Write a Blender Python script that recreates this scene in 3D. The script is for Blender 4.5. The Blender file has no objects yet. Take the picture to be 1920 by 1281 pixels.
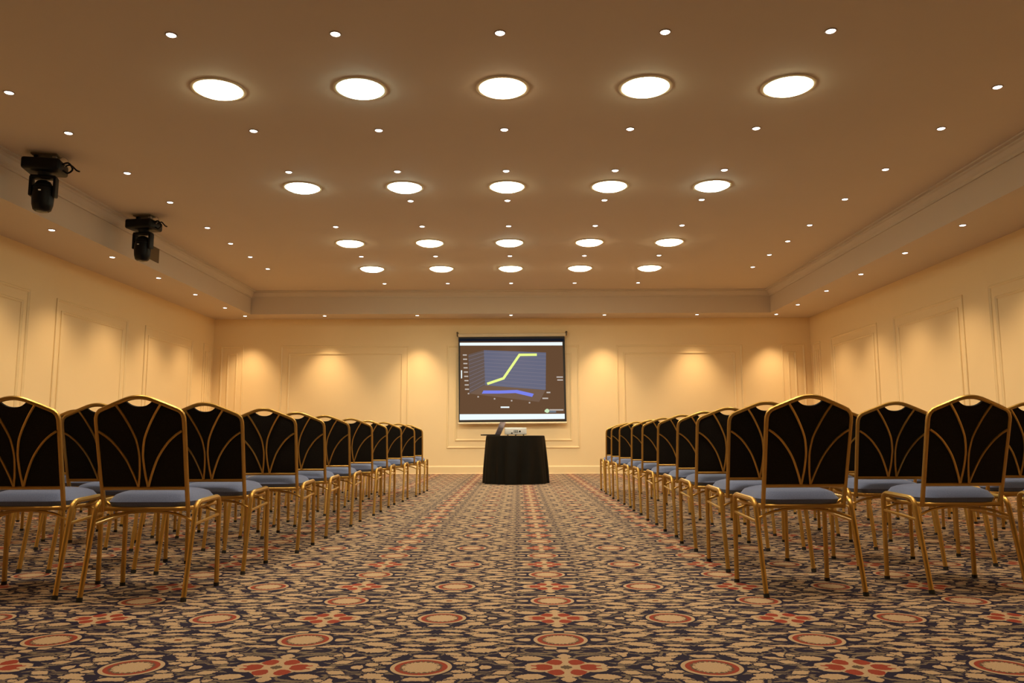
import bpy, bmesh, math, random
from math import sin, cos, pi, radians
from mathutils import Vector, Matrix

SC = bpy.context.scene
COL = SC.collection
random.seed(7)

# ------------------------------------------------------------------ camera
EYE = 0.72
PITCH, ROLL, YAW = 0.12259, -0.00244, -0.00729
cam_data = bpy.data.cameras.new('camera')
cam_data.sensor_fit = 'HORIZONTAL'
cam_data.sensor_width = 36.0
cam_data.lens = 1490.0 / 1920.0 * 36.0
cam_data.clip_start = 0.05
cam_data.clip_end = 200
cam = bpy.data.objects.new('camera', cam_data)
COL.objects.link(cam)
fw = Vector((sin(YAW) * cos(PITCH), cos(YAW) * cos(PITCH), sin(PITCH)))
rt0 = Vector((cos(YAW), -sin(YAW), 0))
up0 = rt0.cross(fw)
rt = cos(ROLL) * rt0 + sin(ROLL) * up0
up = -sin(ROLL) * rt0 + cos(ROLL) * up0
m = Matrix((rt, up, -fw)).transposed().to_4x4()
m.translation = Vector((0, 0, EYE))
cam.matrix_world = m
SC.camera = cam

# ------------------------------------------------------------------ world + exposure
world = bpy.data.worlds.new('world')
SC.world = world
world.use_nodes = True
bg = world.node_tree.nodes['Background']
bg.inputs[0].default_value = (0.02, 0.016, 0.012, 1)
bg.inputs[1].default_value = 0.3
SC.view_settings.view_transform = 'Standard'
SC.view_settings.look = 'None'
SC.view_settings.gamma = 1.0
SC.view_settings.use_curve_mapping = False
SC.view_settings.exposure = 0.0
SC.cycles.max_bounces = 8
SC.cycles.diffuse_bounces = 6
SC.cycles.glossy_bounces = 3
SC.cycles.sample_clamp_indirect = 4.0
SC.cycles.use_denoising = True

# light levels (watts) and colours of the room's own lamps
P_SPOT, P_SOFFIT, P_BIG = 17.0, 136.0, 40.0
C_WARM = (1.0, 0.68, 0.37)
C_BIG = (1.0, 0.90, 0.72)

# room, metres
XL, XR, YB, YF = -6.57, 6.29, 17.0, -6.0
ZS, ZC = 3.314, 3.79            # soffit height, tray ceiling height
TL, TR, TB, TF = -5.555, 5.24, 16.3, -5.0   # tray edges

# ------------------------------------------------------------------ helpers
def link(o, parent=None):
    COL.objects.link(o)
    if parent is not None:
        o.parent = parent
    return o

def obj(name, bm, mat, parent=None, smooth=False):
    bmesh.ops.recalc_face_normals(bm, faces=bm.faces[:])
    me = bpy.data.meshes.new(name)
    bm.to_mesh(me)
    bm.free()
    me.materials.append(mat)
    if smooth:
        me.polygons.foreach_set('use_smooth', [True] * len(me.polygons))
        try:
            me.set_sharp_from_angle(angle=radians(40))
        except Exception:
            pass
    return link(bpy.data.objects.new(name, me), parent)

def tag(o, label, cat, group=None, kind=None):
    o['label'] = label
    o['category'] = cat
    if group:
        o['group'] = group
    if kind:
        o['kind'] = kind
    return o

def thing(name, label, cat, loc=(0, 0, 0), rotz=0.0, group=None):
    o = bpy.data.objects.new(name, None)
    o.empty_display_size = 0.1
    COL.objects.link(o)
    o.location = loc
    o.rotation_euler = (0, 0, rotz)
    return tag(o, label, cat, group)

def struct(name, bm, mat, smooth=False):
    o = obj(name, bm, mat, None, smooth)
    o['kind'] = 'structure'
    return o

def box(bm, x0, x1, y0, y1, z0, z1):
    v = [bm.verts.new((x, y, z)) for z in (z0, z1) for y in (y0, y1) for x in (x0, x1)]
    for q in ((0, 1, 3, 2), (4, 6, 7, 5), (0, 4, 5, 1), (2, 3, 7, 6), (0, 2, 6, 4), (1, 5, 7, 3)):
        bm.faces.new([v[i] for i in q])

def bevel_all(bm, w, seg=2):
    bmesh.ops.bevel(bm, geom=bm.edges[:], offset=w, segments=seg, affect='EDGES', profile=0.5)

def tube(bm, pts, r, n=8, closed=False, flat=1.0):
    pts = [Vector(p) for p in pts]
    N = len(pts)
    tans = []
    for i in range(N):
        if closed:
            t = (pts[(i + 1) % N] - pts[i - 1])
        else:
            t = pts[min(i + 1, N - 1)] - pts[max(i - 1, 0)]
        tans.append(t.normalized())
    ref = Vector((0, 0, 1)) if abs(tans[0].z) < 0.9 else Vector((0, 1, 0))
    nrm = (ref - tans[0] * ref.dot(tans[0])).normalized()
    rings = []
    for i in range(N):
        nrm = (nrm - tans[i] * nrm.dot(tans[i])).normalized()
        b = tans[i].cross(nrm)
        rings.append([bm.verts.new(pts[i] + (nrm * cos(2 * pi * k / n) + b * sin(2 * pi * k / n) * flat) * r) for k in range(n)])
    for i in range(N if closed else N - 1):
        a, c = rings[i], rings[(i + 1) % N]
        for k in range(n):
            bm.faces.new((a[k], a[(k + 1) % n], c[(k + 1) % n], c[k]))
    if not closed:
        bm.faces.new(rings[0][::-1])
        bm.faces.new(rings[-1])

def lathe(bm, prof, n=24, cx=0, cy=0):
    rings = []
    for r, z in prof:
        if r < 1e-6:
            rings.append([bm.verts.new((cx, cy, z))])
        else:
            rings.append([bm.verts.new((cx + r * cos(2 * pi * k / n), cy + r * sin(2 * pi * k / n), z)) for k in range(n)])
    for a, b in zip(rings, rings[1:]):
        for k in range(n):
            if len(a) == 1 and len(b) == 1:
                continue
            if len(a) == 1:
                bm.faces.new((a[0], b[k], b[(k + 1) % n]))
            elif len(b) == 1:
                bm.faces.new((a[k], a[(k + 1) % n], b[0]))
            else:
                bm.faces.new((a[k], a[(k + 1) % n], b[(k + 1) % n], b[k]))

def spline(pts, sub=6):
    P = [Vector(p) for p in pts]
    P = [P[0] * 2 - P[1]] + P + [P[-1] * 2 - P[-2]]
    out = []
    for i in range(1, len(P) - 2):
        for k in range(sub):
            t = k / sub
            a, b, c, d = P[i - 1:i + 3]
            out.append(0.5 * ((2 * b) + (c - a) * t + (2 * a - 5 * b + 4 * c - d) * t * t + (3 * b - a - 3 * c + d) * t ** 3))
    out.append(P[-2])
    return out

def fillet(pts, r, seg=5):
    """polyline with its inner corners rounded"""
    P = [Vector(p) for p in pts]
    out = [P[0]]
    for i in range(1, len(P) - 1):
        a, b, c = P[i - 1], P[i], P[i + 1]
        d1, d2 = (a - b), (c - b)
        rr = min(r, d1.length * 0.45, d2.length * 0.45)
        s, e = b + d1.normalized() * rr, b + d2.normalized() * rr
        for k in range(seg + 1):
            t = k / seg
            out.append(s * (1 - t) ** 2 + b * 2 * t * (1 - t) + e * t * t)
    out.append(P[-1])
    return out

ORD = ['zeroth', 'first', 'second', 'third', 'fourth', 'fifth', 'sixth', 'seventh', 'eighth', 'ninth', 'tenth',
       'eleventh', 'twelfth', 'thirteenth', 'fourteenth', 'fifteenth']

# ------------------------------------------------------------------ materials
def principled(name, color, rough=0.6, metal=0.0, spec=None, emit=None, estr=0.0):
    mt = bpy.data.materials.new(name)
    mt.use_nodes = True
    b = mt.node_tree.nodes['Principled BSDF']
    b.inputs['Base Color'].default_value = (*color, 1)
    b.inputs['Roughness'].default_value = rough
    b.inputs['Metallic'].default_value = metal
    if spec is not None:
        b.inputs['Specular IOR Level'].default_value = spec
    if emit is not None:
        b.inputs['Emission Color'].default_value = (*emit, 1)
        b.inputs['Emission Strength'].default_value = estr
    return mt

def mottled(name, c1, c2, scale, rough=0.8, metal=0.0, bump=0.0, bscale=200.0, detail=3.0):
    mt = principled(name, c1, rough, metal)
    nt = mt.node_tree
    b = nt.nodes['Principled BSDF']
    tc = nt.nodes.new('ShaderNodeTexCoord')
    nz = nt.nodes.new('ShaderNodeTexNoise')
    nz.inputs['Scale'].default_value = scale
    nz.inputs['Detail'].default_value = detail
    nt.links.new(tc.outputs['Object'], nz.inputs['Vector'])
    mx = nt.nodes.new('ShaderNodeMix')
    mx.data_type = 'RGBA'
    mx.inputs[6].default_value = (*c1, 1)
    mx.inputs[7].default_value = (*c2, 1)
    nt.links.new(nz.outputs['Fac'], mx.inputs[0])
    nt.links.new(mx.outputs[2], b.inputs['Base Color'])
    if bump:
        n2 = nt.nodes.new('ShaderNodeTexNoise')
        n2.inputs['Scale'].default_value = bscale
        nt.links.new(tc.outputs['Object'], n2.inputs['Vector'])
        bp = nt.nodes.new('ShaderNodeBump')
        bp.inputs['Strength'].default_value = bump
        bp.inputs['Distance'].default_value = 0.002
        nt.links.new(n2.outputs['Fac'], bp.inputs['Height'])
        nt.links.new(bp.outputs[0], b.inputs['Normal'])
    return mt

def woven(name, c1, c2, scale, rough=0.9, sheen=0.0):
    mt = principled(name, c1, rough, 0.0, 0.2)
    nt = mt.node_tree
    b = nt.nodes['Principled BSDF']
    tc = nt.nodes.new('ShaderNodeTexCoord')
    ck = nt.nodes.new('ShaderNodeTexVoronoi')
    ck.inputs['Scale'].default_value = scale
    nt.links.new(tc.outputs['Object'], ck.inputs['Vector'])
    mx = nt.nodes.new('ShaderNodeMix')
    mx.data_type = 'RGBA'
    mx.inputs[6].default_value = (*c1, 1)
    mx.inputs[7].default_value = (*c2, 1)
    nt.links.new(ck.outputs['Distance'], mx.inputs[0])
    nt.links.new(mx.outputs[2], b.inputs['Base Color'])
    b.inputs['Sheen Weight'].default_value = sheen
    return mt

M = {}
M['wall'] = mottled('wall_paint', (0.86, 0.69, 0.41), (0.83, 0.66, 0.39), 3.0, 0.62, bump=0.08, bscale=120)
M['trim'] = mottled('trim_paint', (0.86, 0.70, 0.42), (0.83, 0.67, 0.40), 4.0, 0.45)
M['ceiling'] = mottled('ceiling_paint', (0.62, 0.53, 0.43), (0.60, 0.51, 0.41), 2.0, 0.8)
M['cornice'] = mottled('cornice_paint', (0.63, 0.55, 0.45), (0.60, 0.52, 0.42), 3.0, 0.7)
M['gold'] = mottled('gold_metal', (0.64, 0.40, 0.11), (0.55, 0.335, 0.085), 18.0, 0.36, metal=0.85)
M['rubber'] = principled('black_rubber', (0.012, 0.012, 0.012), 0.6)
M['seat'] = woven('blue_seat_fabric', (0.092, 0.120, 0.230), (0.165, 0.205, 0.355), 330.0, 0.85, 0.15)
M['back'] = woven('black_back_fabric', (0.006, 0.0055, 0.005), (0.022, 0.018, 0.014), 260.0, 0.85)
M['cloth'] = mottled('black_tablecloth', (0.006, 0.005, 0.0035), (0.011, 0.009, 0.006), 9.0, 0.7)
M['cloth'].node_tree.nodes['Principled BSDF'].inputs['Specular IOR Level'].default_value = 0.12
M['wood'] = mottled('table_wood', (0.20, 0.10, 0.04), (0.12, 0.06, 0.025), 14.0, 0.5)
M['black'] = mottled('black_plastic', (0.003, 0.003, 0.0035), (0.005, 0.005, 0.005), 30.0, 0.42)
M['black'].node_tree.nodes['Principled BSDF'].inputs['Specular IOR Level'].default_value = 0.2
M['steel'] = mottled('brushed_steel', (0.45, 0.42, 0.38), (0.38, 0.35, 0.31), 25.0, 0.35, metal=0.9)
M['lens'] = principled('lens_glass', (0.55, 0.55, 0.5), 0.06, 0.4, 0.8)
M['dark_lens'] = principled('dark_lens_glass', (0.01, 0.01, 0.01), 0.15, 0.0, 0.4)
M['vent'] = mottled('brown_panel', (0.13, 0.085, 0.035), (0.10, 0.065, 0.028), 12.0, 0.6)
M['white'] = mottled('white_plastic', (0.92, 0.91, 0.89), (0.89, 0.88, 0.86), 20.0, 0.4)
M['laptop'] = mottled('grey_laptop_shell', (0.32, 0.28, 0.36), (0.28, 0.24, 0.32), 20.0, 0.4)
M['casing'] = mottled('cream_metal', (0.74, 0.64, 0.46), (0.70, 0.60, 0.42), 9.0, 0.4)
M['ring'] = mottled('lamp_trim', (0.30, 0.22, 0.15), (0.26, 0.19, 0.13), 20.0, 0.4, metal=0.3)
M['bulb'] = principled('spot_bulb', (0.9, 0.85, 0.8), 0.3, emit=(1.0, 0.90, 0.80), estr=7.0)
M['big_warm'] = principled('warm_diffuser', (0.9, 0.85, 0.8), 0.3, emit=(1.0, 0.80, 0.50), estr=22.0)
M['big_cool'] = principled('cool_diffuser', (0.9, 0.9, 0.85), 0.3, emit=(0.82, 1.0, 0.80), estr=22.0)
M['big_yellow'] = principled('pale_yellow_diffuser', (0.9, 0.9, 0.8), 0.3, emit=(1.0, 0.94, 0.60), estr=22.0)

def slide(name, srgb):  # glowing colour; on the screen it stands in for the projector's light
    lin = [((c / 255.0 + 0.055) / 1.055) ** 2.4 if c > 10 else c / 255.0 / 12.92 for c in srgb]
    return principled(name, (0.01, 0.01, 0.01), 0.8, 0, 0.0, emit=lin, estr=1.0)

# ---- carpet: mirrored floral repeat drawn from ellipses
def carpet_material():
    mt = principled('floral_carpet', (0.3, 0.2, 0.1), 0.95, 0.0, 0.1)
    nt = mt.node_tree
    b = nt.nodes['Principled BSDF']
    N, Lk = nt.nodes.new, nt.links.new
    CX, CY, DX, DY = 0.1512, 2.6369, 0.4624, 0.3495
    def math_(op, a, c=None, d=None):
        n = N('ShaderNodeMath')
        n.operation = op
        for i, v in enumerate((a, c, d)):
            if v is None:
                continue
            if isinstance(v, (int, float)):
                n.inputs[i].default_value = v
            else:
                Lk(v, n.inputs[i])
        return n.outputs[0]
    geo = N('ShaderNodeTexCoord')
    sep0 = N('ShaderNodeSeparateXYZ')
    Lk(geo.outputs['Object'], sep0.inputs[0])
    u0 = math_('PINGPONG', math_('SUBTRACT', sep0.outputs[0], CX), DX)
    v0 = math_('PINGPONG', math_('SUBTRACT', sep0.outputs[1], CY), DY)
    comb0 = N('ShaderNodeCombineXYZ')
    Lk(u0, comb0.inputs[0]); Lk(v0, comb0.inputs[1])
    nz = N('ShaderNodeTexNoise')
    nz.noise_dimensions = '2D'
    nz.inputs['Scale'].default_value = 26.0
    nz.inputs['Detail'].default_value = 3.0
    nz.inputs['Roughness'].default_value = 0.62
    Lk(comb0.outputs[0], nz.inputs['Vector'])
    off = N('ShaderNodeVectorMath'); off.operation = 'SUBTRACT'
    Lk(nz.outputs['Color'], off.inputs[0]); off.inputs[1].default_value = (0.5, 0.5, 0.5)
    sc = N('ShaderNodeVectorMath'); sc.operation = 'MULTIPLY_ADD'
    Lk(off.outputs[0], sc.inputs[0]); sc.inputs[1].default_value = (0.024, 0.022, 0); Lk(comb0.outputs[0], sc.inputs[2])
    warped = sc.outputs[0]
    clean = comb0.outputs[0]
    def local(vec, U, V, a, c, rot=0.0):
        mp = N('ShaderNodeMapping')
        mp.vector_type = 'TEXTURE'
        mp.inputs['Location'].default_value = (U * DX, V * DY, 0)
        mp.inputs['Rotation'].default_value = (0, 0, radians(rot))
        mp.inputs['Scale'].default_value = (a * DX, c * DY, 1)
        Lk(vec, mp.inputs[0])
        return mp.outputs[0]
    def ell(vec, U, V, a, c, rot=0.0):
        ln = N('ShaderNodeVectorMath'); ln.operation = 'LENGTH'
        Lk(local(vec, U, V, a, c, rot), ln.inputs[0])
        return ln.outputs['Value']
    def leaf(vec, U, V, a, c, rot=0.0):
        """pointed leaf: |y| + x^2"""
        sp = N('ShaderNodeSeparateXYZ')
        Lk(local(vec, U, V, a, c, rot), sp.inputs[0])
        return math_('MULTIPLY_ADD', sp.outputs[0], sp.outputs[0], math_('ABSOLUTE', sp.outputs[1]))
    def scroll(vec, U, V, a, c, rot=0.0, w=0.10):
        """thin tendril loop"""
        d = math_('ABSOLUTE', math_('SUBTRACT', ell(vec, U, V, a, c, rot), 1.0))
        return math_('DIVIDE', d, w)
    def union(lst):
        r = lst[0]
        for e in lst[1:]:
            r = math_('MINIMUM', r, e)
        return r
    lobes = [(.56, 0, .048, .058, 0), (.65, .09, .046, .055, 0), (.29, 1.0, .058, .062, 0), (.09, .675, .046, .060, 0), (.0, .565, .046, .055, 0),
             (.0, .37, .045, .080, 0), (.97, .37, .075, .060, 0), (.43, .44, .034, .060, 0), (.405, .475, .022, .035, 0), (.455, .475, .022, .035, 0), (.43, .38, .022, .04, 0),
             (.22, 0, .065, .11, 0)]
    leaves = [(.25, .29, .115, .125, 6), (.33, 0, .080, .045, 0), (.44, .17, .085, .085, 28), (.50, .30, .090, .055, 16), (.69, .27, .090, .120, -22),
              (.76, .33, .075, .055, 28), (.80, .44, .080, .070, 22), (.594, .585, .135, .135, -3), (.855, .61, .120, .095, -12), (.60, .82, .145, .115, -14),
              (.87, .77, .120, .070, -6), (.28, .74, .170, .070, 6), (.42, .93, .075, .075, 16), (.53, .98, .080, .060, 0), (.78, .97, .085, .070, 8),
              (.74, .13, .050, .065, 10), (.46, .66, .075, .060, -24), (.70, .71, .075, .055, 12), (.14, .86, .060, .045, 30), (.36, .40, .045, .06, 40)]
    greys = [(.20, .475, .165, .060, 5), (.09, .52, .090, .045, 22), (.42, .60, .075, .040, -12), (.61, .42, .090, .060, 12), (.33, .46, .055, .07, 0),
             (.40, .24, .065, .060, 0), (.46, .09, .090, .045, 22), (.57, .14, .100, .040, -5), (.81, .90, .110, .060, -10), (.37, .86, .120, .045, 8),
             (.47, .75, .065, .070, 0), (.73, .52, .085, .050, -20), (.88, .49, .070, .05, 0), (.60, .22, .070, .050, 20), (.15, .62, .070, .04, 0),
             (.93, .87, .070, .045, 0), (.67, .93, .070, .05, 0), (.17, .40, .085, .045, 12), (.80, .19, .070, .05, 30), (.36, .13, .075, .045, -25), (.72, .015, .05, .04, 0)]
    scrolls = [(.54, .08, .16, .13, 0), (.42, .62, .075, .14, 0), (.17, .58, .13, .11, 0), (.80, .36, .10, .17, 20), (.33, .88, .15, .12, 0), (.72, .80, .13, .17, 15),
               (.48, .36, .09, .12, 0), (.93, .66, .10, .14, 0), (.60, .98, .16, .13, 0), (.66, .46, .12, .10, -10), (.22, .20, .20, .22, 0)]
    # ragged edges: fine noise added to the leaf distance
    rg = N('ShaderNodeTexNoise'); rg.noise_dimensions = '2D'
    rg.inputs['Scale'].default_value = 120.0; rg.inputs['Detail'].default_value = 1.0
    Lk(comb0.outputs[0], rg.inputs['Vector'])
    rag = math_('MULTIPLY_ADD', rg.outputs['Fac'], 0.6, -0.30)
    tand = math_('ADD', math_('MINIMUM', union([leaf(warped, U, V, a * 0.95, c * 0.68, r) for U, V, a, c, r in leaves]), union([ell(warped, *e) for e in lobes])), rag)
    tanm = math_('LESS_THAN', tand, 0.95)
    tanout = math_('LESS_THAN', tand, 1.30)
    greym = math_('LESS_THAN', math_('ADD', math_('MINIMUM', union([leaf(warped, U, V, a * 0.88, c * 0.48, r) for U, V, a, c, r in greys]), union([scroll(warped, *e) for e in scrolls])), rag), 1.0)
    # dark mid-ribs and rims of leaves
    RX, RY = 0.098 / DX, 0.098 / DY
    def ring(U, V):
        return ell(clean, U, V, RX, RY)
    rr = math_('MINIMUM', ring(1, 0), ring(0, 1))
    rw = math_('MINIMUM', ell(warped, 1, 0, RX, RY), ell(warped, 0, 1, RX, RY))
    ring_tan = math_('LESS_THAN', rr, 1.0)
    ring_red = math_('LESS_THAN', rr, 0.86)
    rj = math_('MULTIPLY_ADD', rag, 0.5, rr)
    ring_grey = math_('LESS_THAN', rj, 0.70)
    ring_in = math_('LESS_THAN', rj, 0.60)
    halo = math_('LESS_THAN', rr, 1.10)
    fl_tan = math_('LESS_THAN', math_('MINIMUM', ell(warped, 0, 0, .175, .30), ell(warped, .20, 0, .085, .15)), 1.0)
    fl_red = math_('LESS_THAN', union([ell(warped, .072, .165, .062, .085, 8), ell(warped, .155, .035, .062, .052, 10), ell(warped, .20, .04, .04, .022, 10)]), 1.0)
    fl_mid = math_('LESS_THAN', math_('ADD', ell(clean, 0, 0, .042, .05), math_('MULTIPLY', rag, 1.5)), 1.0)
    st_tan = math_('LESS_THAN', math_('ADD', union([leaf(warped, 1, 1, .165, .095), leaf(warped, 1, 1, .095, .16, 60), ell(warped, 1, 1, .075, .085)]), rag), 1.0)
    st_mid = math_('LESS_THAN', ell(warped, 1, 1, .038, .030), 1.0)
    NAVY, TAN, GREY, RED, DK = (0.024, 0.019, 0.040), (0.48, 0.340, 0.210), (0.185, 0.140, 0.100), (0.29, 0.052, 0.030), (0.12, 0.085, 0.06)
    def mix(fac, a, c):
        mx = N('ShaderNodeMix'); mx.data_type = 'RGBA'
        Lk(fac, mx.inputs[0])
        if isinstance(a, tuple):
            mx.inputs[6].default_value = (*a, 1)
        else:
            Lk(a, mx.inputs[6])
        mx.inputs[7].default_value = (*c, 1)
        return mx.outputs[2]
    c = mix(greym, NAVY, GREY)
    c = mix(tanout, c, NAVY)
    c = mix(tanm, c, TAN)
    c = mix(st_tan, c, TAN)
    c = mix(st_mid, c, (0.16, 0.045, 0.022))
    c = mix(fl_tan, c, TAN)
    c = mix(fl_red, c, RED)
    c = mix(fl_mid, c, DK)
    c = mix(halo, c, NAVY)
    c = mix(ring_tan, c, TAN)
    c = mix(ring_red, c, RED)
    c = mix(ring_grey, c, DK)
    c = mix(ring_in, c, TAN)
    # pile: fine value noise and bump
    pn = N('ShaderNodeTexNoise'); pn.inputs['Scale'].default_value = 260.0; pn.inputs['Detail'].default_value = 1.0
    Lk(geo.outputs['Object'], pn.inputs['Vector'])
    val = math_('MULTIPLY_ADD', pn.outputs['Fac'], 0.5, 0.75)
    vm = N('ShaderNodeVectorMath'); vm.operation = 'SCALE'
    Lk(c, vm.inputs[0]); Lk(val, vm.inputs['Scale'])
    Lk(vm.outputs[0], b.inputs['Base Color'])
    bp = N('ShaderNodeBump'); bp.inputs['Strength'].default_value = 0.35; bp.inputs['Distance'].default_value = 0.003
    Lk(pn.outputs['Fac'], bp.inputs['Height']); Lk(bp.outputs[0], b.inputs['Normal'])
    return mt
M['carpet'] = carpet_material()

# ------------------------------------------------------------------ room shell
T = 0.12
bm = bmesh.new(); box(bm, XL - T, XR + T, YF - T, YB + T, -0.1, 0.0); struct('floor', bm, M['carpet'])
bm = bmesh.new(); box(bm, XL - T, XR + T, YB, YB + T, 0, ZS); struct('wall_back', bm, M['wall'])
bm = bmesh.new(); box(bm, XL - T, XL, YF, YB, 0, ZS); struct('wall_left', bm, M['wall'])
bm = bmesh.new(); box(bm, XR, XR + T, YF, YB, 0, ZS); struct('wall_right', bm, M['wall'])
bm = bmesh.new(); box(bm, XL - T, XR + T, YF - T, YF, 0, ZS); struct('wall_front', bm, M['wall'])
bm = bmesh.new(); box(bm, TL - 0.02, TR + 0.02, TF - 0.02, TB + 0.02, ZC, ZC + 0.1); struct('ceiling', bm, M['ceiling'])
# lowered border of the ceiling: one ring with its vertical inner faces
bm = bmesh.new()
o_ = [(XL - T, YF - T), (XR + T, YF - T), (XR + T, YB + T), (XL - T, YB + T)]
i_ = [(TL, TF), (TR, TF), (TR, TB), (TL, TB)]
lo = [bm.verts.new((x, y, ZS)) for x, y in o_]
li = [bm.verts.new((x, y, ZS)) for x, y in i_]
ho = [bm.verts.new((x, y, ZC + 0.1)) for x, y in o_]
hi = [bm.verts.new((x, y, ZC + 0.1)) for x, y in i_]
for k in range(4):
    n = (k + 1) % 4
    bm.faces.new((lo[k], lo[n], li[n], li[k]))
    bm.faces.new((li[k], li[n], hi[n], hi[k]))
    bm.faces.new((lo[k], ho[k], ho[n], lo[n]))
    bm.faces.new((ho[k], hi[k], hi[n], ho[n]))
struct('ceiling_soffit', bm, M['ceiling'])
# stepped cornice round the tray
prof = [(0.0, -0.135), (0.022, -0.135), (0.022, -0.105), (0.045, -0.085), (0.075, -0.045), (0.10, -0.035), (0.10, -0.018), (0.15, -0.018), (0.15, 0.0)]
bm = bmesh.new()
loops = []
for d, z in prof:
    loops.append([bm.verts.new((x, y, ZC + z)) for x, y in ((TL + d, TF + d), (TR - d, TF + d), (TR - d, TB - d), (TL + d, TB - d))])
for a, b in zip(loops, loops[1:]):
    for k in range(4):
        bm.faces.new((a[k], a[(k + 1) % 4], b[(k + 1) % 4], b[k]))
struct('trim_1', bm, M['cornice'])

def skirting(name, p0, p1, nrm):
    pr = [(0.0, 0.17), (0.006, 0.17), (0.010, 0.155), (0.016, 0.145), (0.016, 0.012), (0.020, 0.0)]
    bm = bmesh.new()
    rows = [[bm.verts.new((p[0] + nrm[0] * d, p[1] + nrm[1] * d, z)) for p in (p0, p1)] for d, z in pr]
    for a, b in zip(rows, rows[1:]):
        bm.faces.new((a[0], a[1], b[1], b[0]))
    struct(name, bm, M['trim'])
skirting('baseboard_back', (XL, YB), (XR, YB), (0, -1))
skirting('baseboard_left', (XL, YF), (XL, YB), (1, 0))
skirting('baseboard_right', (XR, YF), (XR, YB), (-1, 0))
skirting('baseboard_front', (XL, YF), (XR, YF), (0, 1))

# wall panel mouldings
trim_n = [1]
def moulding(wall, a0, a1, z0, z1):
    """rectangular moulding; wall = back / left / right / front"""
    def P(a, z, d):
        return {'back': (a, YB - d, z), 'front': (a, YF + d, z), 'left': (XL + d, a, z), 'right': (XR - d, a, z)}[wall]
    pr = [(0.0, 0.0), (0.0, 0.012), (0.010, 0.020), (0.018, 0.014), (0.026, 0.016), (0.040, 0.006), (0.040, 0.0)]
    bm = bmesh.new()
    loops = []
    for w, d in pr:
        loops.append([bm.verts.new(P(a, z, d)) for a, z in ((a0 + w, z0 + w), (a1 - w, z0 + w), (a1 - w, z1 - w), (a0 + w, z1 - w))])
    for a, b in zip(loops, loops[1:]):
        for k in range(4):
            bm.faces.new((a[k], a[(k + 1) % 4], b[(k + 1) % 4], b[k]))
    trim_n[0] += 1
    struct('trim_%d' % trim_n[0], bm, M['trim'])
ZT, ZB_, ZTI, ZBI = 2.735, 0.535, 2.575, 0.69
for (a0, a1), (b0, b1) in (((-6.402, -5.905), (-6.257, -6.038)), ((-5.109, -2.343), (-4.94, -2.47)), ((-1.52, 1.315), (-1.342, 1.149)),
                           ((2.114, 4.817), (2.26, 4.663)), ((5.653, 6.156), (5.783, 5.966))):
    moulding('back', a0, a1, ZB_, ZT)
    moulding('back', b0, b1, ZBI, ZTI)
side = [(13.83, 15.89), (11.12, 13.20), (8.40, 10.49), (5.68, 7.77), (2.96, 5.05), (0.24, 2.33), (-2.48, -0.39), (-5.2, -3.11)]
for w in ('left', 'right'):
    for a0, a1 in side:
        moulding(w, a0, a1, ZB_, ZT)
        moulding(w, a0 + 0.13, a1 - 0.13, ZBI, ZTI)
    moulding(w, 16.45, 16.85, ZB_, ZT)
    moulding(w, 16.57, 16.74, ZBI, ZTI)
for a0, a1 in ((-5.9, -3.2), (-2.6, 0.1), (0.7, 3.4), (3.9, 5.9)):
    moulding('front', a0, a1, ZB_, ZT)
    moulding('front', a0 + 0.15, a1 - 0.15, ZBI, ZTI)

# ------------------------------------------------------------------ ceiling lamps
def lamp_light(name, power, color, parent, z, size, blend, radius):
    ld = bpy.data.lights.get(name)
    if ld is None:
        ld = bpy.data.lights.new(name, 'SPOT')
        ld.energy = power
        ld.color = color
        ld.spot_size = radians(size)
        ld.spot_blend = blend
        ld.shadow_soft_size = radius
    o = bpy.data.objects.new(name, ld)
    COL.objects.link(o)
    o.parent = parent
    o.location = (0, 0, z)
    return o

def mesh_of(bm, name, mat, smooth=True):
    o = obj(name, bm, mat, None, smooth)
    me = o.data
    bpy.data.objects.remove(o)
    return me
bm = bmesh.new(); lathe(bm, [(0.046, 0.0), (0.047, -0.004), (0.043, -0.007), (0.037, -0.006), (0.036, -0.001)], 24)
SM_RING = mesh_of(bm, 'trim_ring', M['ring'])
bm = bmesh.new(); lathe(bm, [(0.0365, -0.002), (0.030, -0.008), (0.016, -0.011), (0.0, -0.012)], 20)
SM_BULB = mesh_of(bm, 'bulb', M['bulb'])
bm = bmesh.new(); lathe(bm, [(0.235, 0.0), (0.237, -0.006), (0.225, -0.011), (0.208, -0.010), (0.204, -0.001)], 40)
BG_RING = mesh_of(bm, 'trim_ring', M['casing'])
bm = bmesh.new(); lathe(bm, [(0.206, -0.002), (0.19, -0.020), (0.15, -0.038), (0.09, -0.050), (0.0, -0.054)], 40)
BG_DOME = mesh_of(bm, 'diffuser', M['big_warm'])

def downlight(x, y, z, label, group, kind='spot', big_mat=None, gain=1.0, zone='near'):
    nm = 'recessed_downlight' if kind == 'big' else 'recessed_spotlight'
    t = thing(nm, label, 'ceiling light', (x, y, z), 0, group)
    if kind == 'big':
        link(bpy.data.objects.new('trim_ring', BG_RING), t)
        dm = BG_DOME if big_mat is None else big_mat
        link(bpy.data.objects.new('diffuser', dm), t)
        lamp_light('big_lamp_' + zone, P_BIG * gain, C_BIG, t, -0.06, 165, 0.6, 0.15)
    else:
        link(bpy.data.objects.new('trim_ring', SM_RING), t)
        link(bpy.data.objects.new('bulb', SM_BULB), t)
        if kind == 'soffit':
            lamp_light('soffit_lamp_' + zone, P_SOFFIT * gain, C_WARM, t, -0.03, 104 if zone == 'near' else 82, 1.0, 0.05)
        else:
            lamp_light('spot_lamp_' + zone, P_SPOT * gain, C_WARM, t, -0.03, 90, 0.6, 0.03)
    return t
BG_COOL = BG_DOME.copy(); BG_COOL.materials[0] = M['big_cool']
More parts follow.
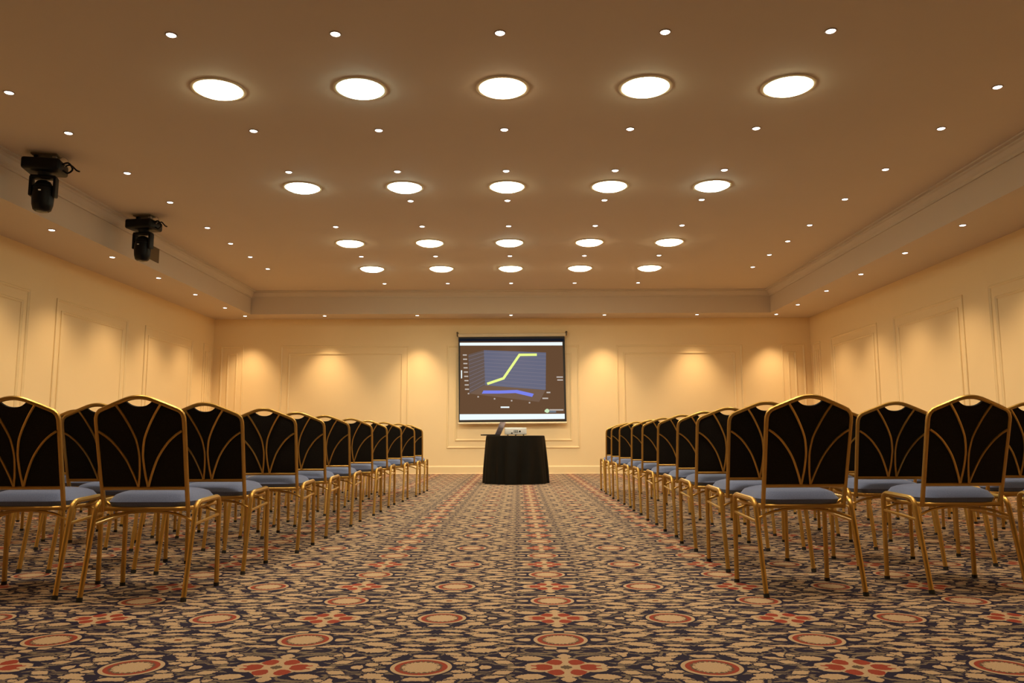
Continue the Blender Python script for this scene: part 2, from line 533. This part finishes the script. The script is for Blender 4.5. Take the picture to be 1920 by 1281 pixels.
BG_YEL = BG_DOME.copy(); BG_YEL.materials[0] = M['big_yellow']

COLX = [-0.127 + (j - 2) * 1.254 for j in range(5)]
SIDE = ['leftmost', 'second from left', 'middle', 'second from right', 'rightmost']
ROW_Y = [5.71, 7.61, 8.84, 9.98, 11.22, 13.11, 15.46]
for i, y in enumerate(ROW_Y):
    for j, x in enumerate(COLX):
        if i == 3 and j == 0:
            continue
        s = SIDE[j]
        if i == 3:
            s = ['', 'leftmost', 'second from left', 'second from right', 'rightmost'][j]
        where = 'row nearest the viewer' if i == 0 else ('row nearest the screen' if i == 6 else ORD[i + 1] + ' row from the viewer')
        downlight(x, y, ZC, 'small spotlight, %s in the central ceiling %s' % (s, where), 'small spotlights in the raised ceiling',
                  'spot', None, 1.0 if i < 4 else 1.7, 'near' if i < 4 else 'far')
SY = [6.70, 7.64, 8.85, 9.99, 11.24, 12.18, 13.10, 14.05]
for sx, nm in ((-4.51, 'left'), (4.23, 'right')):
    for i, y in enumerate(SY):
        where = 'nearest the viewer' if i == 0 else ('farthest from the viewer' if i == 7 else ORD[i + 1] + ' from the viewer')
        downlight(sx, y, ZC, 'small spotlight along %s edge of the raised ceiling, %s' % (nm, where), 'small spotlights in the raised ceiling')
BIGY = [6.66, 9.41, 12.19, 14.08]
tint = {(0, 0): BG_YEL, (0, 1): BG_COOL, (0, 3): BG_YEL, (0, 4): BG_YEL, (1, 0): BG_COOL, (1, 1): BG_COOL, (1, 2): BG_YEL, (1, 3): BG_YEL,
        (1, 4): BG_COOL, (2, 0): BG_YEL, (2, 1): BG_YEL, (2, 2): BG_COOL, (2, 4): BG_YEL, (3, 0): BG_COOL, (3, 1): BG_YEL, (3, 2): BG_YEL}
for i, y in enumerate(BIGY):
    for j in range(5):
        x = -0.125 + (j - 2) * 1.2525
        where = ['row nearest the viewer', 'second row from the viewer', 'third row from the viewer', 'row nearest the screen'][i]
        downlight(x, y, ZC, 'large round downlight, %s in the large-lamp %s' % (SIDE[j], where), 'large round downlights', 'big', tint.get((i, j)), (0.95, 1.15, 1.6, 2.0)[i], ('near', 'second', 'third', 'far')[i])
LSOF = [9.57, 11.05, 12.52, 13.99, 15.44]
for sx, nm, ys in ((-5.775, 'left', LSOF), (5.455, 'right', [9.53, 10.99, 12.44, 13.86, 15.31])):
    for i, y in enumerate(ys):
        where = 'nearest the viewer' if i == 0 else ('nearest the far corner' if i == 4 else ORD[i + 1] + ' from the viewer')
        downlight(sx, y, ZS, 'small spotlight in the lowered %s border, %s' % (nm, where), 'spotlights in the lowered border', 'soffit')
bx = [-5.74, -4.06, -2.11, -0.14, 1.82, 3.76, 5.42]
for i, x in enumerate(bx):
    where = 'leftmost' if i == 0 else ('rightmost' if i == 6 else ('above the screen' if i == 3 else (ORD[i + 1] + ' from left' if i < 3 else ORD[7 - i] + ' from right')))
    downlight(x, 16.5, ZS, 'small spotlight in the lowered border over the far wall, %s' % where, 'spotlights in the lowered border', 'soffit', None, 1.4, 'far')
# lamps added out of view on the same grid to light the near chairs
OUT = 'ceiling lamp added out of view overhead, continuing the same grid'
for y in (3.91,):
    for j in range(5):
        downlight(-0.125 + (j - 2) * 1.2525, y, ZC, OUT, 'lamps out of view', 'big', None, 1.25, 'overhead')
for y in (3.7, 2.4):
    for x in [-4.51] + COLX + [4.23]:
        downlight(x, y, ZC, OUT, 'lamps out of view')
for sx in (-5.775, 5.455):
    for y in (8.09, 6.61, 5.13, 3.65, 2.17):
        downlight(sx, y, ZS, OUT, 'lamps out of view', 'soffit')

# ------------------------------------------------------------------ banquet chairs
def back_y(z):
    return 0.10 - 0.257 * (z - 0.40) - 0.2
def rounded_seat():
    bm = bmesh.new()
    nx, ny = 14, 14
    hw, y0, y1 = 0.203, -0.118, 0.285
    def shape(s, t):
        # superellipse plan
        k = 5.0
        x, y = s, t
        m_ = max(abs(x), abs(y))
        if m_ > 1e-6:
            l = (abs(x) ** k + abs(y) ** k) ** (1 / k)
            x, y = x * m_ / l, y * m_ / l
        return x, y
    top, bot = {}, {}
    for i in range(nx + 1):
        for j in range(ny + 1):
            s, t = -1 + 2 * i / nx, -1 + 2 * j / ny
            s, t = math.copysign(abs(s) ** 0.75, s), math.copysign(abs(t) ** 0.75, t)
            x, y = shape(s, t)
            e = max(abs(s), abs(t))
            X, Y = x * hw, (y0 + y1) / 2 + y * (y1 - y0) / 2
            z = 0.434 + 0.054 * (1 - e ** 3.2) ** 0.5 + 0.006 * (Y + 0.1)
            top[i, j] = bm.verts.new((X, Y, z))
            if 0 < i < nx and 0 < j < ny:
                bot[i, j] = bm.verts.new((X * 0.95, 0.0835 + (Y - 0.0835) * 0.95, 0.412))
    for i in range(nx + 1):
        for j in range(ny + 1):
            if not (0 < i < nx and 0 < j < ny):
                v = top[i, j].co
                bot[i, j] = bm.verts.new((v.x * 0.95, 0.0835 + (v.y - 0.0835) * 0.95, 0.412))
    for i in range(nx):
        for j in range(ny):
            bm.faces.new((top[i, j], top[i + 1, j], top[i + 1, j + 1], top[i, j + 1]))
            bm.faces.new((bot[i, j], bot[i, j + 1], bot[i + 1, j + 1], bot[i + 1, j]))
    for i in range(nx):
        bm.faces.new((top[i, 0], bot[i, 0], bot[i + 1, 0], top[i + 1, 0]))
        bm.faces.new((top[i, ny], top[i + 1, ny], bot[i + 1, ny], bot[i, ny]))
    for j in range(ny):
        bm.faces.new((top[0, j], top[0, j + 1], bot[0, j + 1], bot[0, j]))
        bm.faces.new((top[nx, j], bot[nx, j], bot[nx, j + 1], top[nx, j + 1]))
    return bm

# half outline of the back frame centre line (x, z), from the seat up to the apex
HALF = [(0.196, 0.392), (0.1975, 0.50), (0.1995, 0.60), (0.2015, 0.70), (0.2030, 0.80), (0.2022, 0.822), (0.1965, 0.841), (0.1840, 0.8545),
        (0.165, 0.8635), (0.120, 0.8820), (0.085, 0.8960), (0.058, 0.9065), (0.035, 0.9130), (0.016, 0.9158), (0.0, 0.9165)]
OUTL = [(-x, z) for x, z in HALF] + [(x, z) for x, z in HALF[-2::-1]]

def half_x(z):
    for (xa, za), (xb, zb) in zip(HALF, HALF[1:]):
        if za <= z <= zb:
            return xa + (xb - xa) * (z - za) / (zb - za)
    return 0.0
def outline_z(x):
    x = abs(x)
    for (xa, za), (xb, zb) in zip(HALF[5:], HALF[6:]):
        if xb <= x <= xa:
            return za + (zb - za) * (x - xa) / (xb - xa)
    return 0.80

def backrest_bm():
    """upholstered panel inside the frame, hand hole cut under the top tube"""
    bm = bmesh.new()
    nx = 40
    cols = []
    for i in range(nx + 1):
        x = -0.198 + 0.396 * i / nx
        zt = outline_z(x) - 0.008
        if abs(x) < 0.062:
            zt = min(zt, 0.873 + 0.026 * (abs(x) / 0.062) ** 2.4)
        z0 = 0.50
        col = []
        nz = 12
        for j in range(nz + 1):
            z = z0 + (zt - z0) * j / nz
            e = max(abs(x) / 0.198, abs(2 * j / nz - 1))
            bulge = 0.006 * (1 - e ** 6)
            y = back_y(z)
            c, s = 0.257, 1.0
            nrm = Vector((0, -1, -0.257)).normalized()
            p = Vector((x, y, z))
            col.append((bm.verts.new(p + nrm * (0.004 + bulge)), bm.verts.new(p - nrm * (0.009 + 2.5 * bulge))))
        cols.append(col)
    for a, b in zip(cols, cols[1:]):
        for j in range(len(a) - 1):
            bm.faces.new((a[j][0], b[j][0], b[j + 1][0], a[j + 1][0]))
            bm.faces.new((a[j][1], a[j + 1][1], b[j + 1][1], b[j][1]))
        bm.faces.new((a[0][0], a[0][1], b[0][1], b[0][0]))
        bm.faces.new((a[-1][0], b[-1][0], b[-1][1], a[-1][1]))
    for c in (cols[0], cols[-1]):
        for j in range(len(c) - 1):
            bm.faces.new((c[j][0], c[j + 1][0], c[j + 1][1], c[j][1]))
    return bm

ARC_IN = [(-0.1028, 0.882), (-0.075, 0.840), (-0.0489, 0.793), (-0.029, 0.750), (-0.0172, 0.715), (-0.0095, 0.665), (-0.0085, 0.630), (-0.0125, 0.570), (-0.0215, 0.506)]
ARC_OUT = [(-0.193, 0.762), (-0.160, 0.740), (-0.121, 0.703), (-0.076, 0.639), (-0.0444, 0.567), (-0.0235, 0.506)]
def arc_bm(pts, sgn):
    bm = bmesh.new()
    P = [(sgn * x, back_y(z) - 0.0115, z) for x, z in pts]
    tube(bm, spline(P, 4), 0.0058, 6)
    return bm

XL_ = 0.234
def leg_rear(s):
    return fillet([(s * XL_, -0.200, 0.0), (s * XL_, -0.098, 0.432), (s * XL_, 0.03, 0.436)], 0.045, 5)
def leg_front(s):
    return fillet([(s * XL_, 0.195, 0.0), (s * XL_, 0.188, 0.442), (s * XL_, 0.03, 0.436)], 0.045, 5)

def make_chair():
    t = thing('banquet_chair', '', 'chair')
    obj('seat', rounded_seat(), M['seat'], t, True)
    bm = bmesh.new(); box(bm, -0.196, 0.196, -0.112, 0.278, 0.392, 0.412); bevel_all(bm, 0.006, 1)
    # side lugs joining the seat pan to the leg loops
    for s in (-1, 1):
        for y in (-0.02, 0.14):
            tube(bm, [(s * 0.18, y, 0.403), (s * 0.22, y, 0.42), (s * XL_, y, 0.434)], 0.008, 6)
    obj('seat_frame', bm, M['gold'], t, True)
    obj('backrest', backrest_bm(), M['back'], t, True)
    bm = bmesh.new(); tube(bm, [(x, back_y(z), z) for x, z in OUTL], 0.0108, 8)
    obj('back_frame', bm, M['gold'], t, True)
    bm = bmesh.new(); tube(bm, [(-0.192, back_y(0.499), 0.499), (0.192, back_y(0.499), 0.499)], 0.0095, 8)
    obj('crossbar', bm, M['gold'], t, True)
    for s in (1, -1):
        obj('back_arc', arc_bm(ARC_IN, s), M['gold'], t, True)
        obj('back_arc', arc_bm(ARC_OUT, s), M['gold'], t, True)
    for s in (1, -1):
        for path in (leg_rear(s), leg_front(s)):
            bm = bmesh.new()
            p0, p1 = Vector(path[0]), Vector(path[1])
            d = (p1 - p0).normalized()
            tube(bm, [p0 + d * 0.012] + path[1:], 0.0118, 8)
            lg = obj('leg', bm, M['gold'], t, True)
            bm = bmesh.new(); tube(bm, [p0, p0 + d * 0.018], 0.0138, 8)
            obj('foot', bm, M['rubber'], lg, True)
        bm = bmesh.new(); tube(bm, [(s * XL_, -0.122, 0.331), (s * XL_, 0.189, 0.352)], 0.0075, 6)
        obj('side_stretcher', bm, M['gold'], t, True)
    for y0, z0, y1 in ((-0.118, 0.345, -0.06), (0.190, 0.362, 0.13)):
        bm = bmesh.new()
        pts = [(-XL_, y0, z0), (-0.16, y0 + (y1 - y0) * .45, z0 + 0.026), (-0.08, y0 + (y1 - y0) * .85, 0.383), (0, y1, 0.388),
               (0.08, y0 + (y1 - y0) * .85, 0.383), (0.16, y0 + (y1 - y0) * .45, z0 + 0.026), (XL_, y0, z0)]
        tube(bm, spline(pts, 3), 0.0065, 6)
        obj('underseat_brace', bm, M['gold'], t, True)
    return t

CHAIR = make_chair()
CHILDREN = [(c, list(c.children)) for c in CHAIR.children]
first = [True]
def place_chair(x, y, rot, label, group):
    if first[0]:
        first[0] = False
        r = CHAIR
    else:
        r = CHAIR.copy()
        COL.objects.link(r)
        for c, subs in CHILDREN:
            d = c.copy()
            COL.objects.link(d)
            d.parent = r
            for s in subs:
                e = s.copy()
                COL.objects.link(e)
                e.parent = d
    r.location = (x, y, 0)
    r.rotation_euler = (0, 0, rot)
    r['label'] = label
    r['group'] = group

# aisle chairs: x of the aisle-side feet, y of the rear feet
LA = [(-1.505, 3.668), (-1.485, 4.385), (-1.418, 5.200), (-1.412, 5.944), (-1.395, 6.740), (-1.378, 7.701), (-1.382, 8.60), (-1.345, 9.40), (-1.300, 10.25), (-1.285, 10.98)]
RA = [(1.117, 3.748), (1.133, 4.440), (1.138, 5.250), (1.158, 5.990), (1.157, 6.821), (1.168, 7.745), (1.178, 8.545), (1.160, 9.43), (1.166, 10.29), (1.182, 11.06)]
LFIX = {(0, 1): (-2.118, 3.712), (1, 1): (-2.105, 4.45), (1, 2): (-2.745, 4.47), (2, 1): (-2.06, 5.29), (2, 2): (-2.725, 5.36), (2, 3): (-3.41, 5.41)}
RFIX = {(0, 1): (1.912, 3.832), (1, 1): (1.893, 4.53), (1, 2): (2.70, 4.63), (2, 1): (1.862, 5.32)}
random.seed(11)
ROWW = ['rearmost row', 'second row from rear', 'third row from rear', 'fourth row from rear', 'fifth row from rear',
        'sixth row from rear', 'seventh row from rear', 'eighth row from rear', 'second row from screen', 'row nearest screen']
SEATW = ['beside aisle', 'second from aisle', 'third from aisle', 'fourth from aisle', 'fifth from aisle', 'sixth from aisle', 'seventh from aisle']
for r in range(10):
    for k in range(7):
        if (r, k) in LFIX:
            x, y = LFIX[r, k]
        else:
            x, y = LA[r][0] - 0.645 * k + random.uniform(-.015, .015) * (k > 0), LA[r][1] + 0.035 * k * (1 if r < 4 else .4) + random.uniform(-.02, .02) * (k > 0)
        place_chair(x - XL_, y + 0.2, random.uniform(-.03, .03) if k else 0.0,
                    'gold and black chair left of aisle, %s, %s' % (ROWW[r], SEATW[k]), 'banquet chairs left of the aisle')
    for k in range(6):
        if (r, k) in RFIX:
            x, y = RFIX[r, k]
        else:
            x, y = RA[r][0] + 0.745 * k + random.uniform(-.015, .015) * (k > 0), RA[r][1] + 0.045 * k * (1 if r < 4 else .4) + random.uniform(-.02, .02) * (k > 0)
        rot = 0.07 if (r == 0 and k < 2) else (random.uniform(-.03, .04) if k else 0.03)
        place_chair(x + XL_, y + 0.2 + XL_ * sin(rot), rot,
                    'gold and black chair right of aisle, %s, %s' % (ROWW[r], SEATW[k]), 'banquet chairs right of the aisle')

# ------------------------------------------------------------------ table, laptop, projector
TX, TY, TZ = -0.045, 13.40, 0.782
t = thing('round_table', 'round table wholly covered by the floor-length black cloth', 'table', (TX, TY, 0))
bm = bmesh.new(); lathe(bm, [(0, 0.750), (0.48, 0.750), (0.483, 0.765), (0.48, 0.777), (0, 0.777)], 48); obj('tabletop', bm, M['wood'], t, True)
for k in range(4):
    a = pi / 4 + k * pi / 2
    bm = bmesh.new(); tube(bm, [(0.36 * cos(a), 0.36 * sin(a), 0.0), (0.36 * cos(a), 0.36 * sin(a), 0.755)], 0.018, 10); obj('leg', bm, M['steel'], t, True)
bm = bmesh.new()
NS = 192
def fold(a):
    return 0.55 * sin(7 * a + 0.6) + 0.40 * sin(12 * a + 2.1) + 0.30 * sin(19 * a + 4.0)
rings = []
for r in (0.0001, 0.2, 0.4, 0.47):
    rings.append([bm.verts.new((TX + r * cos(2 * pi * k / NS), TY + r * sin(2 * pi * k / NS), TZ)) for k in range(NS)])
for q in range(15):
    s = q / 14
    ring = []
    for k in range(NS):
        a = 2 * pi * k / NS
        amp = 0.042 * min(1, s * 1.4)
        r = 0.490 + 0.052 * s ** 0.9 + amp * fold(a + 0.10 * s * sin(3 * a)) + (0 if q else -0.002)
        z = TZ - 0.006 - (TZ - 0.010) * s
        ring.append(bm.verts.new((TX + r * cos(a), TY + r * sin(a), z)))
    rings.append(ring)
for a, b in zip(rings, rings[1:]):
    for k in range(NS):
        bm.faces.new((a[k], a[(k + 1) % NS], b[(k + 1) % NS], b[k]))
tag(obj('tablecloth', bm, M['cloth'], None, True), 'black floor-length cloth draped over the round table below the screen', 'tablecloth')

t = thing('laptop', 'open grey laptop at the left edge of the black draped table', 'laptop', (TX - 0.295, TY - 0.10, TZ + 0.002), radians(75))
bm = bmesh.new(); box(bm, -0.16, 0.16, 0.0, 0.245, 0.0, 0.018); bevel_all(bm, 0.003, 1); obj('base', bm, M['black'], t)
bm = bmesh.new(); box(bm, -0.14, 0.14, 0.10, 0.215, 0.018, 0.0195); obj('keyboard', bm, M['rubber'], t)
bm = bmesh.new(); box(bm, -0.045, 0.045, 0.22, 0.24, 0.018, 0.0192); obj('touchpad', bm, M['laptop'], t)
bm = bmesh.new(); box(bm, -0.16, 0.16, -0.008, 0.0, 0.0, 0.225); bevel_all(bm, 0.003, 1)
lid = obj('lid', bm, M['laptop'], t); lid.location = (0, 0, 0.016); lid.rotation_euler = (radians(24), 0, 0)
bm = bmesh.new(); box(bm, -0.148, 0.148, 0.0, 0.0012, 0.014, 0.212); obj('display', bm, slide('laptop_display', (70, 75, 95)), lid)

t = thing('projector', 'white video projector on the black draped table facing the screen', 'projector', (TX + 0.005, TY - 0.05, TZ + 0.002))
bm = bmesh.new(); box(bm, -0.182, 0.182, -0.13, 0.13, 0.014, 0.128); bevel_all(bm, 0.012, 3); body = obj('body', bm, M['white'], t, True)
for x in (-0.13, 0.13, 0.0):
    bm = bmesh.new(); lathe(bm, [(0, 0), (0.012, 0), (0.010, 0.024), (0, 0.024)], 12, x, 0.09 if x == 0 else -0.09); obj('foot', bm, M['rubber'], t, True)
bm = bmesh.new()
for k in range(6):
    box(bm, -0.03 + k * 0.012, -0.024 + k * 0.012, -0.1325, -0.129, 0.045, 0.09)
obj('vent', bm, M['black'], t)
bm = bmesh.new(); box(bm, 0.055, 0.085, -0.1325, -0.129, 0.055, 0.080); obj('power_socket', bm, M['black'], t)
bm = bmesh.new(); box(bm, -0.075, -0.050, -0.1325, -0.129, 0.030, 0.048); obj('cable_port', bm, M['black'], t)
bm = bmesh.new()
tube(bm, [(0.10, 0.128, 0.07), (0.10, 0.152, 0.07)], 0.034, 20)
obj('lens_barrel', bm, M['black'], t, True)
bm = bmesh.new(); tube(bm, [(0.10, 0.150, 0.07), (0.10, 0.154, 0.07)], 0.026, 20); obj('lens', bm, M['lens'], t, True)

# ------------------------------------------------------------------ projection screen
SCX, SCZ, SY_ = -0.128, 1.992, 16.90
ts = thing('projection_screen', 'wall-mounted projection screen showing a line chart slide', 'projection screen', (SCX, SY_, SCZ))
ts.rotation_euler = (0, -0.0055, 0)
K = 0.01142 / 6.404
def px(zx, zy):
    return ((zx - 768) * K, -(zy + (zx - 768) * 0.0076 - 713) * K * 0.997)
def poly(bm, pts, y, th=0.0012):
    f = [bm.verts.new((p[0], y - th, p[1])) for p in pts]
    g = [bm.verts.new((p[0], y, p[1])) for p in pts]
    bm.faces.new(f)
    bm.faces.new(g[::-1])
    n = len(pts)
    for k in range(n):
        bm.faces.new((f[k], g[k], g[(k + 1) % n], f[(k + 1) % n]))
def quad_px(x0, y0, x1, y1):
    return [px(x0, y0), px(x1, y0), px(x1, y1), px(x0, y1)]
bm = bmesh.new(); tube(bm, [(-1.145, 0.02, 0.95), (1.160, 0.02, 0.95)], 0.042, 16); obj('roller_casing', bm, M['casing'], ts, True)
for x in (-1.160, 1.175):
    bm = bmesh.new()
    box(bm, x - 0.014, x + 0.014, -0.02, 0.099, 0.935, 1.01); bevel_all(bm, 0.004, 1)
    tube(bm, [(x, -0.03, 1.005), (x, 0.095, 1.005)], 0.022, 10)
    obj('wall_bracket', bm, M['vent'], ts, True)
bm = bmesh.new(); poly(bm, [(-1.132, -0.908), (1.150, -0.908), (1.137, 0.925), (-1.137, 0.925)], 0.002, 0.003); fab = obj('screen_fabric', bm, M['rubber'], ts)
bm = bmesh.new(); tube(bm, [(-1.145, 0.0, -0.930), (1.160, 0.0, -0.930)], 0.022, 12); obj('bottom_bar', bm, M['casing'], ts, True)
bm = bmesh.new(); poly(bm, [px(150, 247), px(1380, 247), px(1392, 1195), px(145, 1205)], -0.001)
sl = obj('projected_slide', bm, slide('slide_brown', (98, 70, 48)), ts)
def sub(name, polys, mat, y, label=None):
    bm = bmesh.new()
    for p in polys:
        poly(bm, p, y)
    o = obj(name, bm, mat, sl)
    if label:
        o['label'] = label
    return o
W_ = slide('slide_white', (240, 252, 255))
sub('header_bar', [[px(146, 272), px(1378, 266), px(1378, 306), px(146, 306)]], W_, -0.0025, 'white bar across the top of the slide')
sub('footer_bar', [[px(145, 1131), px(1392, 1126), px(1392, 1186), px(145, 1200)]], W_, -0.0025, 'white bar across the bottom of the slide')
sub('top_band', [[px(130, 222), px(1395, 222), px(1395, 258), px(130, 258)]], slide('slide_navy', (8, 16, 30)), -0.0025)
G1, G2, G3 = slide('chart_back', (100, 102, 124)), slide('chart_side', (100, 84, 78)), slide('chart_floor', (112, 88, 72))
sub('chart_back_wall', [[px(435, 362), px(1180, 392), px(1170, 842), px(448, 785)]], G1, -0.0025)
sub('chart_side_wall', [[px(248, 415), px(435, 362), px(448, 785), px(262, 885)]], G2, -0.0025)
sub('chart_floor', [[px(262, 885), px(448, 785), px(1170, 842), px(1090, 985)]], G3, -0.0025)
gl = []
for k in range(10):
    f = (k + .5) / 10
    ya, yb = 362 + f * 423, 392 + f * 450
    gl.append([px(437 + 10 * f, ya), px(1180 - 8 * f, yb), px(1180 - 8 * f, yb + 5), px(437 + 10 * f, ya + 5)])
    yc = 415 + f * 470
    gl.append([px(250 + 14 * f, yc), px(437 + 10 * f, ya), px(437 + 10 * f, ya + 4), px(250 + 14 * f, yc + 4)])
sub('chart_gridlines', gl, slide('chart_grid', (120, 116, 132)), -0.0040)
def stroke(pts, w):
    out = []
    for (xa, ya), (xb, yb) in zip(pts, pts[1:]):
        d = math.hypot(xb - xa, yb - ya)
        nx_, ny_ = -(yb - ya) / d * w, (xb - xa) / d * w
        ex, ey = (xb - xa) / d * w * .5, (yb - ya) / d * w * .5
        out.append([px(xa - ex + nx_, ya - ey + ny_), px(xb + ex + nx_, yb + ey + ny_), px(xb + ex - nx_, yb + ey - ny_), px(xa - ex - nx_, ya - ey - ny_)])
    return out
YL = [(480, 766), (668, 702), (862, 420), (1062, 418)]
BLV = [(408, 868), (610, 868), (810, 862), (1008, 908)]
def ribbon(pts, h, name, col, y):
    for k, (a, b) in enumerate(zip(pts, pts[1:])):
        sub(name, [[px(a[0], a[1] - h), px(b[0], b[1] - h), px(b[0], b[1] + h), px(a[0], a[1] + h)]], col, y - 0.0003 * k)
bm = bmesh.new()
for k, p in enumerate(stroke(YL, 15)):
    poly(bm, p, -0.0055 - 0.0004 * k)
obj('yellow_line', bm, slide('line_yellow', (236, 250, 140)), sl)
bm = bmesh.new()
for k, (a, b) in enumerate(zip(BLV, BLV[1:])):
    poly(bm, [px(a[0], a[1] + 17), px(a[0] + 20, a[1] - 20), px(b[0] + 20, b[1] - 20), px(b[0], b[1] + 17)], -0.0055)
obj('blue_line', bm, slide('line_blue', (120, 130, 235)), sl)
LBL = slide('slide_label', (190, 180, 172))
ax = [quad_px(182 + 3.2 * k, 413 + 51.5 * k, 230 + 3.2 * k, 428 + 51.5 * k) for k in range(9)]
sub('axis_value', ax, LBL, -0.0025)
sub('axis_tick', [quad_px(x - 9, y - 8, x + 9, y + 8) for x, y in ((250, 884), (365, 923), (560, 947), (763, 970), (976, 994))], LBL, -0.0025)
sub('axis_title', [quad_px(632, 1039, 735, 1056), quad_px(160, 605, 173, 702)], W_, -0.0025)
sub('series_name', [quad_px(1180, 864, 1225, 880), quad_px(1130, 934, 1198, 950), quad_px(1302, 680, 1378, 695), quad_px(1310, 716, 1378, 730)], LBL, -0.0025)
bm = bmesh.new()
poly(bm, [(px(1185, 1091)[0] + 0.045 * cos(2 * pi * k / 20), px(1185, 1091)[1] + 0.043 * sin(2 * pi * k / 20)) for k in range(20)], -0.0042)
poly(bm, quad_px(1155, 1083, 1175, 1104), -0.0025)
obj('logo_badge', bm, slide('logo_green', (205, 235, 190)), sl)
sub('logo_strip', [quad_px(1212, 1072, 1378, 1088)], LBL, -0.0025)
sub('logo_strip', [quad_px(1212, 1090, 1290, 1112)], slide('logo_blue', (110, 120, 130)), -0.0025)

# ------------------------------------------------------------------ moving-head stage lights under the ceiling
def moving_head(x, y, rot, label, tilt):
    t = thing('moving_head_light', label, 'stage light', (x, y, ZC), rot, 'moving-head stage lights')
    bm = bmesh.new(); box(bm, -0.13, 0.13, -0.06, 0.06, -0.014, -0.0); obj('shadow_mount_plate', bm, M['vent'], t)  # thin mount, its brown also stands in for the shadow on the ceiling
    for s in (-1, 1):
        bm = bmesh.new(); box(bm, s * 0.09 - 0.02, s * 0.09 + 0.02, -0.025, 0.025, -0.075, -0.012); bevel_all(bm, 0.006, 2); obj('clamp', bm, M['steel'] if s > 0 else M['black'], t)
    bm = bmesh.new()
    box(bm, -0.19, 0.19, -0.155, 0.155, -0.205, -0.072); bevel_all(bm, 0.03, 3)
    obj('base', bm, M['black'], t, True)
    bm = bmesh.new(); lathe(bm, [(0, -0.24), (0.06, -0.24), (0.075, -0.205), (0, -0.205)], 20); obj('pan_collar', bm, M['black'], t, True)
    bm = bmesh.new()
    box(bm, -0.125, 0.125, -0.05, 0.05, -0.275, -0.238); bevel_all(bm, 0.008, 2)
    for s in (-1, 1):
        b2 = bmesh.new(); box(b2, s * 0.118 - 0.016, s * 0.118 + 0.016, -0.05, 0.05, -0.47, -0.25); bevel_all(b2, 0.012, 2)
        me = bpy.data.meshes.new('tmp'); b2.to_mesh(me); b2.free(); bm.from_mesh(me); bpy.data.meshes.remove(me)
    obj('yoke', bm, M['black'], t, True)
    bm = bmesh.new()
    lathe(bm, [(0, -0.635), (0.066, -0.632), (0.088, -0.615), (0.103, -0.56), (0.108, -0.48), (0.105, -0.41), (0.094, -0.35), (0.066, -0.305), (0.03, -0.288), (0, -0.285)], 24)
    hd = obj('head', bm, M['black'], t, True)
    bm = bmesh.new(); lathe(bm, [(0, -0.645), (0.035, -0.642), (0.058, -0.634), (0.06, -0.628), (0, -0.628)], 20); obj('lens', bm, M['dark_lens'], hd, True)
    bm = bmesh.new()
    for k in range(5):
        z = -0.36 - k * 0.03
        lathe(bm, [(0.099, z + 0.006), (0.106, z + 0.003), (0.106, z - 0.003), (0.099, z - 0.006)], 24)
    obj('cooling_rib', bm, M['black'], hd, True)
    bm = bmesh.new(); lathe(bm, [(0, -0.432), (0.012, -0.430), (0.014, -0.420), (0, -0.418)], 12, 0.0, -0.106); obj('glint_spot', bm, M['white'], hd, True)  # white disc stands in for the glint on the head
    bm = bmesh.new()
    tube(bm, spline([(0.17, -0.05, -0.12), (0.25, -0.07, -0.10), (0.29, -0.05, -0.16), (0.24, -0.03, -0.20), (0.185, -0.02, -0.17)], 5), 0.010, 6)
    tube(bm, spline([(0.17, 0.04, -0.11), (0.24, 0.03, -0.09), (0.31, 0.01, -0.15), (0.345, 0.0, -0.165)], 5), 0.009, 6)
    obj('power_cable', bm, M['black'], t, True)
    bm = bmesh.new(); tube(bm, spline([(0.13, -0.03, -0.07), (0.19, -0.05, -0.03), (0.24, -0.04, -0.07), (0.20, -0.03, -0.13)], 5), 0.004, 6)
    obj('safety_wire', bm, M['steel'], t, True)
    return t
moving_head(-5.10, 8.25, radians(12), 'black moving-head stage light hanging nearer the viewer at the left ceiling edge', 0)
moving_head(-5.14, 10.62, radians(-8), 'black moving-head stage light hanging farther off, beside the brown bulkhead panel', 0)

t = thing('access_panel', 'square brown panel on the left ceiling step behind the farther stage light', 'panel', (TL, 11.845, 3.56))
bm = bmesh.new(); box(bm, 0.0, 0.012, -0.155, 0.155, -0.125, 0.125); bevel_all(bm, 0.003, 1); obj('cover', bm, M['vent'], t)
